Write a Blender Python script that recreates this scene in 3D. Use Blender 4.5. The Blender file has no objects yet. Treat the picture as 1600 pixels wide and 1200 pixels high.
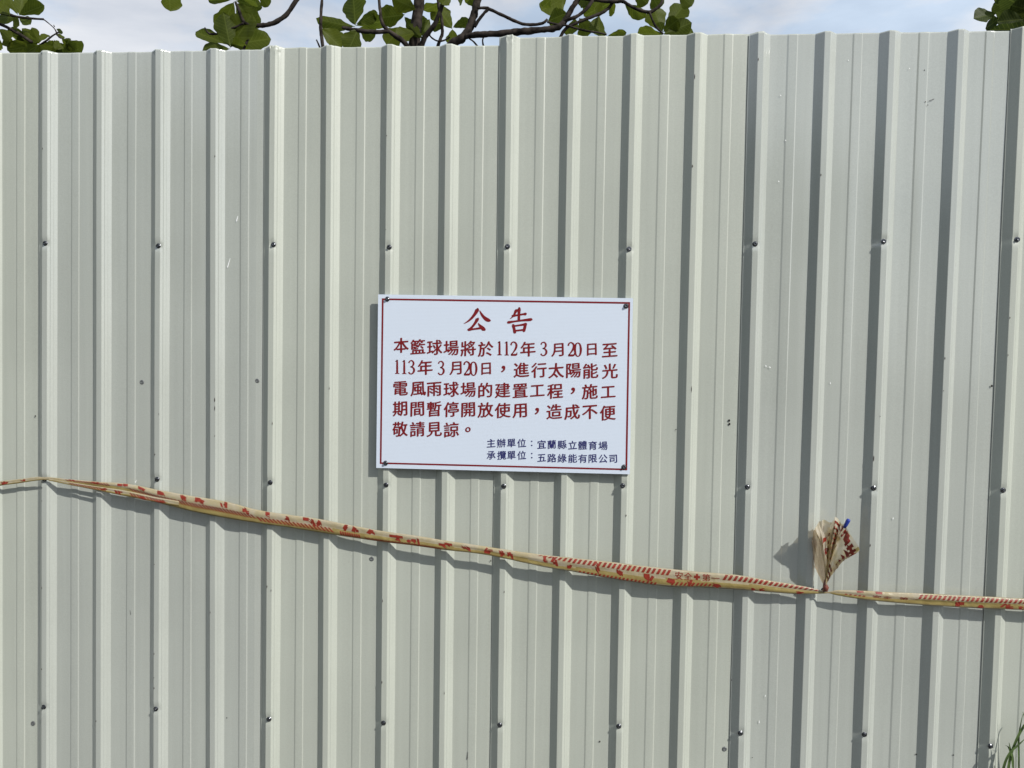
import bpy, bmesh, math, random
from mathutils import Vector, Matrix, noise

# ------------------------------------------------------------------ measured positions (metres)
CAM = {"f":1199.9949199436462,"loc":[1.79882,-2.53477,1.6],"right":[0.997611,0.067387,0.015197],"up":[-0.0177,0.036698,0.99917],"fwd":[-0.066773,0.997052,-0.037803]}
RIBS = [[0.0132,-0.01],[0.2052,0.1892],[0.411,0.398],[0.6014,0.6001],[0.8052,0.7977],[0.9961,0.9979],[1.2001,1.2004],[1.3966,1.4007],[1.5953,1.599],[1.7971,1.7987],[1.9968,1.9958],[2.2004,2.1984],[2.3998,2.3967],[2.607,2.5971],[2.806,2.7912],[3.0154,2.9974],[3.2071,3.1913]]
SCREWS = [[[0.0167,1.9584],[0.4183,1.952],[0.8185,1.9585],[1.2128,1.9522],[1.6074,1.9566],[2.0045,1.9506],[2.4069,1.9693],[2.8087,1.9796],[3.2173,1.9878]],[[0.0078,1.1441],[0.412,1.1547],[0.8102,1.1541],[1.2092,1.156],[1.6065,1.1623],[1.9997,1.175],[2.4033,1.1815],[2.8024,1.1881],[3.2048,1.1928]],[[-0.0012,0.3399],[0.4055,0.352],[0.8085,0.3351],[1.2078,0.3408],[1.6055,0.3533],[2.0035,0.3682],[2.402,0.3638],[2.7999,0.379],[3.1966,0.3606]]]
OLD = [[0.3493,1.4871],[0.7565,1.4986],[1.1583,0.8991],[2.3558,0.2994],[-0.0538,0.2705]]
HOLES = [[2.3426,1.3961,0.0042],[2.3439,1.3845,0.0042],[1.5654,0.9061,0.0025],[2.1712,1.3629,0.0022],[1.942,0.3049,0.003],[3.0901,0.3172,0.0024],[3.1658,1.5242,0.004],[-0.0349,1.362,0.003],[-0.0023,0.4913,0.0022],[0.6524,0.3248,0.0022],[2.4465,0.2758,0.0018],[2.3729,0.5341,0.0018],[1.4143,0.4453,0.002],[2.9728,0.3134,0.0028],[2.9234,2.5221,0.002]]
SCRATCH = [[0.6883,2.0555,0.6838,2.0383,0.0045,1],[0.6617,1.9129,0.6528,1.8825,0.004,1],[0.3299,1.1471,0.3252,1.138,0.003,1],[2.455,1.5784,2.4571,1.5753,0.004,1],[2.4673,1.5744,2.4705,1.5713,0.004,1],[2.6621,1.5277,2.6623,1.5215,0.003,1],[2.4845,0.4895,2.4826,0.4829,0.0025,1],[2.4661,0.4023,2.4663,0.3937,0.003,1],[2.9404,2.4258,2.956,2.4317,0.0025,0],[2.9307,2.4239,2.9288,2.4219,0.004,0],[2.935,2.4128,2.9389,2.4128,0.003,0],[1.4959,0.2472,1.4941,0.2204,0.0025,0],[2.8739,1.0924,2.8741,1.0862,0.003,1],[0.3052,0.6903,0.3074,0.6745,0.0015,0],[2.4778,2.4472,2.4799,2.4452,0.0035,1],[2.4979,2.3047,2.499,2.3026,0.004,1],[2.4793,2.1739,2.4814,2.1719,0.004,1],[2.6869,2.5566,2.688,2.5546,0.003,1],[2.8759,2.5286,2.8779,2.5276,0.003,1]]
SIGN = [[1.1789,-0.006,1.7945],[2.0197,-0.006,1.7904],[2.0214,-0.006,1.2146],[1.1774,-0.006,1.2145]]
TAPE = [[-60,-0.2843,-0.012,1.1138,1.0913],[-20,-0.1913,-0.011,1.1273,1.1071],[0,-0.1449,-0.0106,1.1351,1.1195],[30,-0.0756,-0.0099,1.1446,1.1301],[58,-0.0111,-0.0092,1.154,1.1406],[66,0.0072,-0.009,1.1533,1.1433],[76,0.0308,-0.0096,1.154,1.144],[100,0.087,-0.011,1.1502,1.1391],[150,0.2033,-0.0135,1.1437,1.1271],[200,0.3193,-0.017,1.1396,1.1087],[250,0.4321,-0.0164,1.1205,1.0765],[300,0.5445,-0.016,1.1038,1.0511],[350,0.6565,-0.016,1.0894,1.0325],[400,0.7675,-0.0149,1.0639,1.018],[450,0.8777,-0.013,1.0493,1.0056],[500,0.9885,-0.0144,1.0376,0.9919],[550,1.0994,-0.0183,1.0201,0.9789],[600,1.2097,-0.0237,1.0052,0.9686],[650,1.3188,-0.029,0.9948,0.9604],[700,1.4264,-0.03,0.9812,0.9491],[750,1.5333,-0.031,0.9689,0.9411],[800,1.6394,-0.0295,0.9559,0.924],[850,1.7451,-0.028,0.9441,0.9037],[900,1.8501,-0.0299,0.9374,0.8908],[950,1.9547,-0.029,0.929,0.8751],[1000,2.0592,-0.024,0.9185,0.8604],[1050,2.1632,-0.0217,0.9098,0.8507],[1100,2.2665,-0.0211,0.9026,0.8521],[1150,2.369,-0.0217,0.8979,0.8496],[1200,2.4719,-0.0194,0.883,0.8442],[1240,2.5544,-0.016,0.8713,0.8398],[1270,2.6155,-0.016,0.8609,0.842],[1288,2.6521,-0.016,0.8517,0.8444],[1296,2.6678,-0.0175,0.8517,0.8465],[1312,2.6987,-0.0206,0.859,0.8403],[1350,2.7739,-0.0231,0.8604,0.8313],[1400,2.8746,-0.021,0.8582,0.824],[1450,2.9747,-0.0191,0.8571,0.8188],[1500,3.0737,-0.0188,0.8554,0.8162],[1550,3.1712,-0.0203,0.8543,0.8152],[1600,3.2687,-0.0209,0.8529,0.816],[1660,3.3855,-0.0205,0.851,0.8141],[1720,3.5017,-0.02,0.849,0.8143]]
TAPE2 = [[76,0.0324,-0.012,1.1489,1.1422],[100,0.0897,-0.015,1.142,1.1332],[130,0.1598,-0.017,1.1342,1.1221],[160,0.2289,-0.018,1.1263,1.1109],[200,0.3204,-0.019,1.1157,1.0959],[240,0.4109,-0.019,1.0984,1.0808],[280,0.5011,-0.019,1.0856,1.068]]
K = [2.6524,-0.02,0.8655]
BUNDLE = [[[2.63,-0.03,1.0338],[2.6128,-0.045,1.0491],[2.6027,-0.05,1.0664],[2.6129,-0.06,1.0812],[2.6289,-0.065,1.0889],[2.6536,-0.05,1.0905]],[[2.6552,-0.04,1.0843],[2.6579,-0.06,1.0968],[2.6679,-0.065,1.1002],[2.6834,-0.05,1.0873],[2.6837,-0.04,1.0625]],[[2.6875,-0.03,1.0521],[2.6899,-0.05,1.0711],[2.6999,-0.06,1.0798],[2.7068,-0.07,1.0558],[2.7261,-0.08,1.0101],[2.7043,-0.072,0.9891],[2.6792,-0.05,0.9661]],[[2.6447,-0.03,1.0797],[2.6223,-0.02,1.0644],[2.6113,-0.012,1.0456],[2.614,-0.008,0.9988],[2.6227,-0.006,0.9295]],[[2.634,-0.03,1.0339],[2.6476,-0.035,1.0603],[2.6678,-0.04,1.062],[2.6868,-0.045,1.035]]]
BLUE = [[2.6941,-0.055,1.0683],[2.7062,-0.06,1.0983]]
GRASS = [[[3.2109,-0.028,0.2109],[3.2191,-0.035,0.3091],[3.2332,-0.038,0.3572],[3.2556,-0.038,0.3832],[3.2836,-0.035,0.4099]],[[3.2321,-0.032,0.2144],[3.2377,-0.032,0.3272],[3.2564,-0.029,0.3931],[3.2804,-0.028,0.4456],[3.3025,-0.028,0.4799]],[[3.2599,-0.028,0.2136],[3.2542,-0.025,0.3055],[3.2423,-0.021,0.3654],[3.2281,-0.021,0.3772]],[[3.2457,-0.035,0.2273],[3.2476,-0.035,0.3314],[3.2401,-0.032,0.3668],[3.236,-0.029,0.39]],[[3.2756,-0.018,0.2086],[3.2745,-0.019,0.3242],[3.2701,-0.021,0.4084],[3.2792,-0.021,0.4796]],[[3.2007,-0.018,0.2045],[3.2039,-0.018,0.2781],[3.2008,-0.018,0.3073]],[[3.3051,-0.035,0.2097],[3.3041,-0.035,0.3343],[3.2884,-0.035,0.4371],[3.2706,-0.035,0.4941]]]
LM = [[[-0.717,2.2057,3.8876],[-0.7066,2.2327,3.734],0.1027],[[-0.3097,2.2532,3.7966],[-0.4216,2.2898,3.623],0.1117],[[-0.3418,2.3453,3.8306],[-0.1781,2.2957,3.6623],0.122],[[-0.2769,2.1247,3.4601],[-0.3552,2.1987,3.7021],0.1165],[[-0.3164,2.2134,3.4955],[-0.1679,2.1909,3.6882],0.1345],[[-0.4345,2.4784,3.6097],[-0.1766,2.4937,3.6751],0.117],[[-0.4175,2.4211,3.595],[-0.6495,2.4373,3.6869],0.0702],[[-0.3773,2.3501,3.542],[-0.5466,2.3142,3.5137],0.0733],[[-0.3432,2.3485,3.8442],[-0.1981,2.4274,3.8286],0.0732],[[-0.334,2.3083,3.8379],[-0.5466,2.3669,3.8557],0.0363],[[-0.3321,2.3617,3.8702],[-0.1768,2.312,3.8211],0.0734],[[-0.21,2.393,3.9232],[-0.1598,2.4275,3.8363],0.0657],[[-0.3231,2.2285,3.5095],[-0.1968,2.1734,3.494],0.0714],[[-0.4094,2.4316,3.6403],[-0.4423,2.4472,3.7379],0.0745],[[0.4299,2.3788,3.6892],[0.3932,2.4594,3.928],0.1269],[[0.4305,2.3771,3.6805],[0.1639,2.4645,3.7576],0.0778],[[0.2384,2.2622,3.6268],[0.3619,2.3303,3.5339],0.1039],[[0.4614,2.2801,3.6551],[0.5768,2.3698,3.7636],0.0642],[[0.4181,2.4364,3.7137],[0.6215,2.392,3.7204],0.0911],[[0.5084,2.1689,3.5843],[0.4529,2.1437,3.4362],0.1098],[[0.4265,2.4676,3.7103],[0.5344,2.4774,3.6556],0.1],[[0.7594,2.3456,3.7385],[0.5942,2.3338,3.7158],0.1139],[[0.7449,2.3026,3.6451],[0.6519,2.3043,3.5362],0.1088],[[0.8483,2.2463,3.7291],[0.6874,2.2799,3.8169],0.1116],[[0.7587,2.3303,3.72],[0.7954,2.415,3.6674],0.0568],[[0.9878,2.3655,3.8156],[0.8571,2.4541,3.8128],0.0572],[[0.804,2.4283,3.786],[0.8573,2.5269,3.7377],0.0579],[[0.9161,2.3617,3.7154],[0.8664,2.3278,3.6025],0.0816],[[0.9701,2.4298,3.744],[0.9216,2.5242,3.6946],0.0579],[[1.047,2.4457,3.689],[0.932,2.4767,3.8542],0.1079],[[1.0573,2.377,3.6682],[1.1744,2.3508,3.6953],0.0573],[[1.051,2.4194,3.678],[1.0559,2.4511,3.5817],0.0826],[[1.0741,2.2226,3.8078],[1.0199,2.1727,3.7131],0.0595],[[1.0676,2.4274,3.9105],[1.1043,2.5258,3.8899],0.0579],[[1.1394,2.1519,3.7741],[1.2331,2.22,3.7464],0.0703],[[0.8455,2.2678,3.5978],[0.733,2.2319,3.5376],0.08],[[0.8941,2.2258,3.541],[0.8005,2.2888,3.6464],0.0555],[[1.7783,2.4342,3.8783],[1.6194,2.3813,3.7656],0.1077],[[1.7805,2.3412,3.7339],[1.6673,2.2884,3.662],0.0894],[[1.857,2.3786,3.7176],[1.903,2.3716,3.5997],0.0983],[[1.8293,2.4371,3.7432],[1.8032,2.534,3.6631],0.0746],[[2.0583,2.302,3.7785],[1.8852,2.4017,3.7391],0.0887],[[2.0267,2.2315,3.7891],[1.9341,2.1838,3.6931],0.0874],[[2.0446,2.3359,3.7824],[2.0702,2.2809,3.7034],0.0568],[[1.9774,2.1911,3.6502],[1.9724,2.1963,3.5236],0.1221],[[2.029,2.3398,3.5852],[2.1483,2.3048,3.5927],0.0487],[[2.0196,2.1353,3.4906],[2.0885,2.2141,3.5294],0.0467],[[2.1239,2.233,3.7464],[2.2617,2.3264,3.6895],0.0675],[[2.3867,2.4428,3.6506],[2.3234,2.4432,3.8025],0.112],[[2.2935,2.2857,3.8098],[2.3445,2.309,3.7349],0.1125],[[2.4027,2.3518,3.6439],[2.5064,2.3871,3.7944],0.1059],[[2.3726,2.3213,3.5889],[2.5444,2.3606,3.6652],0.0971],[[2.397,2.4586,3.6411],[2.5918,2.4797,3.6633],0.0749],[[2.3673,2.2752,3.5662],[2.217,2.3305,3.5985],0.0882],[[2.4447,2.2055,3.7781],[2.5242,2.1937,3.6963],0.0711],[[1.7736,2.472,3.9198],[1.6719,2.4954,3.8757],0.1001],[[1.8335,2.3174,3.855],[1.9318,2.2593,3.7573],0.089],[[2.1832,2.2695,3.8271],[2.2731,2.3023,3.7638],0.0881],[[1.681,2.1272,3.7166],[1.6347,2.1657,3.6895],0.0777],[[2.3755,2.3476,3.6114],[2.4607,2.2972,3.6664],0.0895]]
BM = [[[0.8585,2.3,0.9966,0.0806],[0.8333,2.3,2.618,0.0524],[0.8326,2.3,3.4534,0.0383],[0.8389,2.3,3.6309,0.0342],[0.8572,2.3,3.8077,0.0322],[0.8735,2.35,4.0678,0.0282],[0.9343,2.4,4.4102,0.0222],[0.9622,2.45,4.8375,0.0161]],[[0.1364,2.2,3.8123,0.0161],[0.0962,2.2,3.7546,0.0141],[0.0479,2.2,3.6891,0.0141],[-0.025,2.2,3.6394,0.0141],[-0.0859,2.2,3.6246,0.0141],[-0.1389,2.2,3.6214,0.0121],[-0.1961,2.2,3.63,0.0101],[-0.2247,2.2,3.646,0.0101],[-0.2534,2.2,3.7091,0.0101],[-0.2781,2.2,3.7681,0.0081]],[[0.832,2.3,4.278,0.0181],[0.4821,2.25,4.1417,0.0161],[0.2565,2.2,3.9654,0.0161],[0.1364,2.2,3.8123,0.0161]],[[-0.2204,2.19,3.6339,0.0068],[-0.2816,2.19,3.6073,0.006],[-0.3388,2.19,3.5885,0.006],[-0.3962,2.19,3.5696,0.0068],[-0.4454,2.19,3.5742,0.0068],[-0.4701,2.19,3.6098,0.004]],[[-0.1755,2.19,3.6138,0.0068],[-0.1917,2.19,3.5397,0.0068],[-0.2282,2.19,3.454,0.0068],[-0.261,2.2,3.3481,0.0081],[-0.0836,2.25,3.1262,0.0101],[0.4782,2.3,2.8987,0.0141],[0.8316,2.3,2.7779,0.0161]],[[0.8764,2.28,3.5043,0.0181],[0.9054,2.25,3.5585,0.0161],[0.9659,2.22,3.6152,0.0141],[1.004,2.2,3.6871,0.0131],[1.0269,2.2,3.7521,0.0121],[1.053,2.2,3.8744,0.0101]],[[0.8306,2.27,3.442,0.0161],[0.7879,2.22,3.5089,0.0151],[0.736,2.2,3.5441,0.0141],[0.6925,2.18,3.5711,0.0121],[0.6524,2.18,3.6179,0.0101],[0.6399,2.18,3.6874,0.0091],[0.6313,2.18,3.7645,0.0091],[0.6094,2.2,3.8819,0.0081]],[[0.6926,2.18,3.5673,0.0121],[0.6276,2.17,3.5601,0.0121],[0.5481,2.17,3.565,0.0121],[0.4683,2.17,3.5776,0.0121],[0.4084,2.17,3.5899,0.0091]],[[0.8291,2.3,3.0172,0.0181],[0.4081,2.25,3.2022,0.0141],[0.3002,2.2,3.4014,0.0121],[0.2711,2.2,3.5381,0.0111],[0.2625,2.2,3.6316,0.0101],[0.2697,2.2,3.7714,0.0081],[0.2733,2.2,3.8489,0.0068]],[[0.2676,2.2,3.4602,0.006],[0.2512,2.2,3.4994,0.0052],[0.2369,2.2,3.5307,0.004]],[[0.954,2.35,3.4313,0.0121],[0.9731,2.35,3.5506,0.0111],[0.9967,2.35,3.6219,0.0101],[0.9916,2.35,3.7094,0.0091],[0.9745,2.35,3.781,0.0091],[0.9613,2.35,3.8605,0.0081]],[[0.912,2.3,3.6024,0.005],[0.9447,2.3,3.5705,0.005],[0.9772,2.3,3.5543,0.005],[1.0175,2.3,3.5578,0.005],[1.0536,2.3,3.577,0.004]],[[0.836,2.3,3.1364,0.0363],[0.9713,2.25,3.3938,0.0302],[1.0844,2.18,3.4818,0.0262],[1.1508,2.15,3.511,0.0252],[1.1929,2.15,3.5637,0.0232],[1.2191,2.15,3.6431,0.0222],[1.2413,2.15,3.7224,0.0212],[1.2783,2.15,3.8467,0.0181],[1.3485,2.15,4.0715,0.0141]],[[1.1754,2.14,3.5142,0.0181],[1.2552,2.12,3.5164,0.0181],[1.3687,2.1,3.5105,0.0191],[1.4679,2.1,3.5205,0.0201],[1.5708,2.1,3.5267,0.0191],[1.6657,2.1,3.533,0.0181],[1.7224,2.1,3.5434,0.0181],[1.7598,2.1,3.569,0.0171],[1.7855,2.1,3.6097,0.0161],[1.8111,2.1,3.6577,0.0161],[1.8479,2.1,3.7092,0.0141],[1.9243,2.1,3.8488,0.0121]],[[1.2251,2.14,3.5705,0.0101],[1.2566,2.13,3.6112,0.0091],[1.2881,2.12,3.6442,0.0091],[1.307,2.12,3.6702,0.0101],[1.2453,2.12,3.673,0.0081]],[[1.307,2.12,3.6702,0.0101],[1.3582,2.11,3.6425,0.0091],[1.4169,2.1,3.6111,0.0091],[1.4746,2.1,3.5841,0.0091],[1.5321,2.1,3.5646,0.0091],[1.6082,2.1,3.5636,0.0091],[1.646,2.1,3.5743,0.0081],[1.6647,2.1,3.5927,0.0068]],[[1.7596,2.1,3.5802,0.0121],[1.8084,2.08,3.5858,0.0111],[1.8494,2.08,3.6038,0.0101],[1.9011,2.08,3.6475,0.0101],[1.9376,2.08,3.7024,0.0101],[1.9632,2.1,3.7741,0.0091]],[[1.6862,2.15,3.3872,0.0121],[1.7458,2.12,3.499,0.0101],[1.7829,2.1,3.5426,0.0091],[1.8466,2.1,3.5716,0.0091],[1.9102,2.1,3.5968,0.0091],[1.97,2.1,3.6182,0.0091],[2.0146,2.1,3.6435,0.0091],[2.0475,2.1,3.6838,0.0091],[2.0651,2.1,3.7428,0.0091]],[[1.6652,2.09,3.5735,0.006],[1.7222,2.09,3.5578,0.006],[1.7828,2.09,3.5496,0.006],[1.8472,2.09,3.5302,0.006],[1.9115,2.09,3.5145,0.006],[1.968,2.09,3.5063,0.0052],[2.017,2.09,3.4946,0.0048]],[[1.8476,2.09,3.712,0.0101],[1.9453,2.08,3.6912,0.0101],[2.0389,2.08,3.6805,0.0101],[2.1023,2.08,3.6814,0.0101],[2.1324,2.08,3.6662,0.0091],[2.1888,2.08,3.6359,0.0091],[2.2598,2.08,3.6164,0.0101],[2.3038,2.08,3.6378,0.0091],[2.3291,2.08,3.6669,0.0081],[2.3428,2.08,3.7144,0.0081]],[[2.2625,2.07,3.612,0.006],[2.2782,2.07,3.5714,0.006],[2.3013,2.07,3.527,0.006],[2.3429,2.07,3.486,0.0052]],[[1.1872,2.2,3.527,0.005],[1.219,2.2,3.5035,0.005],[1.2469,2.2,3.4686,0.005]],[[1.2783,2.2,3.4683,0.006],[1.2699,2.2,3.5145,0.005],[1.2812,2.2,3.5412,0.004]]]
LL = [[[-2.0098,2.6369,3.9001],[-1.8696,2.6956,3.994],0.0862],[[-2.0479,2.6886,3.9231],[-2.0846,2.7794,4.1242],0.1045],[[-2.1481,2.672,3.9173],[-2.2033,2.7595,4.1169],0.1041],[[-1.8876,2.4587,3.8252],[-1.9689,2.4732,3.972],0.0499],[[-2.0902,2.733,3.9297],[-2.2757,2.7768,3.9467],0.0658],[[-2.0714,2.7203,3.9195],[-1.966,2.6784,3.8648],0.0613],[[-2.0221,2.5907,3.863],[-1.9614,2.5702,3.8016],0.0598],[[-1.8462,2.6131,3.6966],[-2.0072,2.645,3.8249],0.0772],[[-1.7335,2.4539,3.6318],[-1.7681,2.4286,3.7268],0.0499],[[-1.79,2.5338,3.6729],[-1.7908,2.6205,3.7684],0.038],[[-1.884,2.6797,3.7236],[-1.7026,2.6453,3.6466],0.1043],[[-1.9001,2.6891,3.7276],[-2.1244,2.6513,3.7853],0.0784],[[-1.862,2.6352,3.6969],[-2.0647,2.5955,3.653],0.0862],[[-1.7312,2.4505,3.622],[-1.9153,2.53,3.5957],0.0665],[[-2.0648,2.5128,3.7574],[-1.9735,2.4873,3.6819],0.0673],[[-1.741,2.7447,3.7656],[-1.6803,2.8243,3.7158],0.0968],[[-1.6016,2.5368,3.6803],[-1.6283,2.6306,3.6227],0.0761],[[-1.7437,2.6118,3.7209],[-1.6989,2.6602,3.6436],0.0858],[[-1.6205,2.5114,3.6874],[-1.5908,2.602,3.6459],0.0673],[[-1.7559,2.6572,3.8137],[-1.7737,2.7518,3.8223],0.026],[[-1.779,2.7181,3.8085],[-1.7476,2.7059,3.7678],0.0394],[[-1.625,2.5584,3.7107],[-1.5666,2.5249,3.6666],0.0424],[[-1.591,2.4937,3.6121],[-1.6285,2.4441,3.635],0.067],[[-1.7949,2.5404,3.6498],[-1.8535,2.5769,3.5872],0.0846],[[-1.7405,2.451,3.6223],[-1.6628,2.4995,3.5557],0.0831],[[-2.0109,2.5514,3.8587],[-2.103,2.541,3.9284],0.0763],[[-1.9608,2.6956,3.7397],[-2.0673,2.7125,3.7477],0.0785],[[-2.072,2.5447,3.6633],[-2.0019,2.5617,3.7038],0.0593],[[-1.8897,2.6614,3.7164],[-1.8531,2.6105,3.7521],0.0433],[[-2.2302,2.7425,3.9402],[-2.2804,2.6862,4.0092],0.1055],[[-2.1802,2.6749,3.7605],[-2.3339,2.7501,3.7256],0.0868],[[-2.0341,2.4554,3.7542],[-2.1994,2.5215,3.7628],0.0832]]
BL = [[[-3.5175,2.9,-0.155,0.0856],[-3.3135,2.9,2.7403,0.0556],[-2.8589,2.8,3.7284,0.03],[-2.483,2.7,3.841,0.0171],[-2.2144,2.6,3.8479,0.0128],[-2.1219,2.6,3.8249,0.0107],[-2.0068,2.6,3.7714,0.0107],[-1.8921,2.6,3.7006,0.0107]],[[-2.483,2.7,3.841,0.015],[-2.2138,2.6,3.9044,0.0107],[-2.075,2.6,3.8937,0.0096],[-2.0012,2.6,3.8753,0.0086],[-1.8907,2.6,3.8608,0.0073],[-1.808,2.6,3.8553,0.0073]],[[-1.808,2.6,3.8553,0.0043],[-1.7623,2.6,3.8201,0.0034],[-1.7259,2.6,3.7851,0.0034],[-1.6988,2.6,3.7329,0.0043],[-1.6393,2.6,3.7149,0.0034]],[[-1.6985,2.6,3.7675,0.0053],[-1.7446,2.6,3.7421,0.0053],[-1.7908,2.6,3.708,0.0064],[-1.8463,2.6,3.674,0.0064]],[[-3.3135,2.9,2.7403,0.0342],[-3.451,2.8,3.6432,0.0257],[-3.5332,2.7,4.3256,0.0193],[-3.424,2.7,4.946,0.015]],[[-1.7304,2.6,3.8024,0.0034],[-1.7349,2.6,3.8155,0.0026]]]
LR = [[[4.1496,1.9577,3.5252],[4.0165,1.9219,3.4907],0.0674],[[4.2123,2.0362,3.5373],[4.1134,1.9878,3.4581],0.0648],[[4.293,2.0086,3.5524],[4.1593,2.0071,3.6099],0.0984],[[4.2624,1.8939,3.53],[4.1572,1.9151,3.6098],0.1033],[[4.262,1.889,3.4663],[4.1269,1.8984,3.4584],0.0885],[[4.3421,1.8968,3.4137],[4.0704,1.8513,3.3983],0.0812],[[4.2749,1.9819,3.6282],[4.1825,2.0542,3.6663],0.0753],[[4.3393,1.9097,3.5084],[4.1904,1.8854,3.541],0.1111],[[4.4098,2.0306,3.5251],[4.2851,2.1222,3.595],0.1141],[[4.4383,2.0185,3.4913],[4.2699,2.022,3.4527],0.0911],[[4.4184,2.1143,3.6686],[4.2692,2.0618,3.5973],0.1007],[[4.5103,2.086,3.5653],[4.3293,2.0724,3.5441],0.1155],[[4.4063,1.9146,3.5782],[4.2155,1.8735,3.5795],0.1112],[[4.2118,1.954,3.5366],[4.1926,2.0246,3.5255],0.0673],[[4.4176,1.9234,3.4273],[4.3007,1.9564,3.4669],0.0966],[[4.4258,2.0333,3.5965],[4.3063,2.0329,3.5628],0.099],[[4.2779,2.0115,3.5398],[4.1747,1.9615,3.4568],0.0682],[[4.4019,1.8943,3.3811],[4.2198,1.8673,3.3757],0.0738],[[4.519,2.0433,3.5643],[4.3845,2.0517,3.6053],0.1145]]
BR = [[[5.3599,2.3,0.3268,0.0756],[5.2221,2.3,2.6223,0.0491],[4.9461,2.2,3.2625,0.0265],[4.6628,2.1,3.4442,0.017],[4.4613,2.0,3.4937,0.0113],[4.3232,2.0,3.5306,0.0094],[4.2371,2.0,3.5424,0.0076]],[[4.9461,2.2,3.2625,0.0189],[5.0298,2.2,3.7705,0.017],[4.9043,2.2,4.2419,0.0132]],[[4.4613,2.0,3.4937,0.0094],[4.3666,2.0,3.4704,0.0076],[4.2916,2.0,3.4609,0.0057]],[[4.4613,2.0,3.4937,0.0094],[4.3722,2.0,3.5895,0.0076],[4.3024,2.0,3.6255,0.0057]]]
S = bpy.context.scene
C = S.collection
R = math.radians

# ------------------------------------------------------------------ camera
cd = bpy.data.cameras.new('camera'); cam = bpy.data.objects.new('camera', cd); C.objects.link(cam)
cd.sensor_width = 36; cd.lens = CAM['f']/1600*36; cd.clip_start = .05; cd.clip_end = 3000
r_, u_, f_ = Vector(CAM['right']), Vector(CAM['up']), Vector(CAM['fwd'])
cam.matrix_world = Matrix(((r_.x, u_.x, -f_.x, CAM['loc'][0]), (r_.y, u_.y, -f_.y, CAM['loc'][1]), (r_.z, u_.z, -f_.z, CAM['loc'][2]), (0,0,0,1)))
S.camera = cam

# ------------------------------------------------------------------ sky and sun
SUN = Vector((1.26, -1, 1.33)).normalized()
w = bpy.data.worlds.new('World'); S.world = w; w.use_nodes = True
nt = w.node_tree; nt.nodes.clear()
def N(nt, t, **k):
    n = nt.nodes.new(t)
    for a, b in k.items(): setattr(n, a, b)
    return n
sky = N(nt, 'ShaderNodeTexSky', sky_type='NISHITA', sun_disc=False)
sky.sun_elevation = math.asin(SUN.z); sky.sun_rotation = math.atan2(SUN.x, SUN.y)
sky.air_density = 1.0; sky.dust_density = 1.5; sky.ozone_density = 1.0
tc = N(nt, 'ShaderNodeTexCoord'); mp = N(nt, 'ShaderNodeMapping'); mp.inputs['Scale'].default_value = (1.0, 1.0, 2.6)
nz = N(nt, 'ShaderNodeTexNoise'); nz.inputs['Scale'].default_value = 3.1; nz.inputs['Detail'].default_value = 9; nz.inputs['Roughness'].default_value = .56; nz.inputs['Distortion'].default_value = .35
rp = N(nt, 'ShaderNodeValToRGB'); rp.color_ramp.elements[0].position = .36; rp.color_ramp.elements[0].color = (.58,.58,.58,1); rp.color_ramp.elements[1].position = .66; rp.color_ramp.elements[1].color = (.97,.97,.97,1)
mx = N(nt, 'ShaderNodeMixRGB'); pass
cr = N(nt, 'ShaderNodeValToRGB'); cr.color_ramp.elements[0].position = .42; cr.color_ramp.elements[0].color = (.70, .83, 1, 1); cr.color_ramp.elements[1].position = .60; cr.color_ramp.elements[1].color = (.95, .965, 1, 1)
nz2 = N(nt, 'ShaderNodeTexNoise'); nz2.inputs['Scale'].default_value = 5.5; nz2.inputs['Detail'].default_value = 8; nz2.inputs['Roughness'].default_value = .55
sc10 = N(nt, 'ShaderNodeVectorMath', operation='SCALE'); sc10.inputs['Scale'].default_value = 9.6
nt.links.new(nz2.outputs[0], cr.inputs[0]); nt.links.new(cr.outputs[0], sc10.inputs[0]); nt.links.new(sc10.outputs[0], mx.inputs[2]); nt.links.new(mp.outputs[0], nz2.inputs[0])
bg = N(nt, 'ShaderNodeBackground'); bg.inputs[1].default_value = .1
out = N(nt, 'ShaderNodeOutputWorld')
L = nt.links.new
L(tc.outputs['Generated'], mp.inputs[0]); L(mp.outputs[0], nz.inputs[0]); L(nz.outputs[0], rp.inputs[0]); L(rp.outputs[0], mx.inputs[0]); L(sky.outputs[0], mx.inputs[1]); L(mx.outputs[0], bg.inputs[0]); L(bg.outputs[0], out.inputs[0])
sd = bpy.data.lights.new('sun', 'SUN'); sd.energy = 4.5; sd.angle = R(.8); sd.color = (1, .965, .90)
so = bpy.data.objects.new('sun', sd); C.objects.link(so); so.rotation_euler = SUN.to_track_quat('Z', 'Y').to_euler(); so.location = (4, -6, 8)
vs = S.view_settings; vs.view_transform = 'Standard'; vs.look = 'None'; vs.exposure = 0; vs.gamma = 1; vs.use_curve_mapping = False
S.cycles.use_denoising = True

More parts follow.
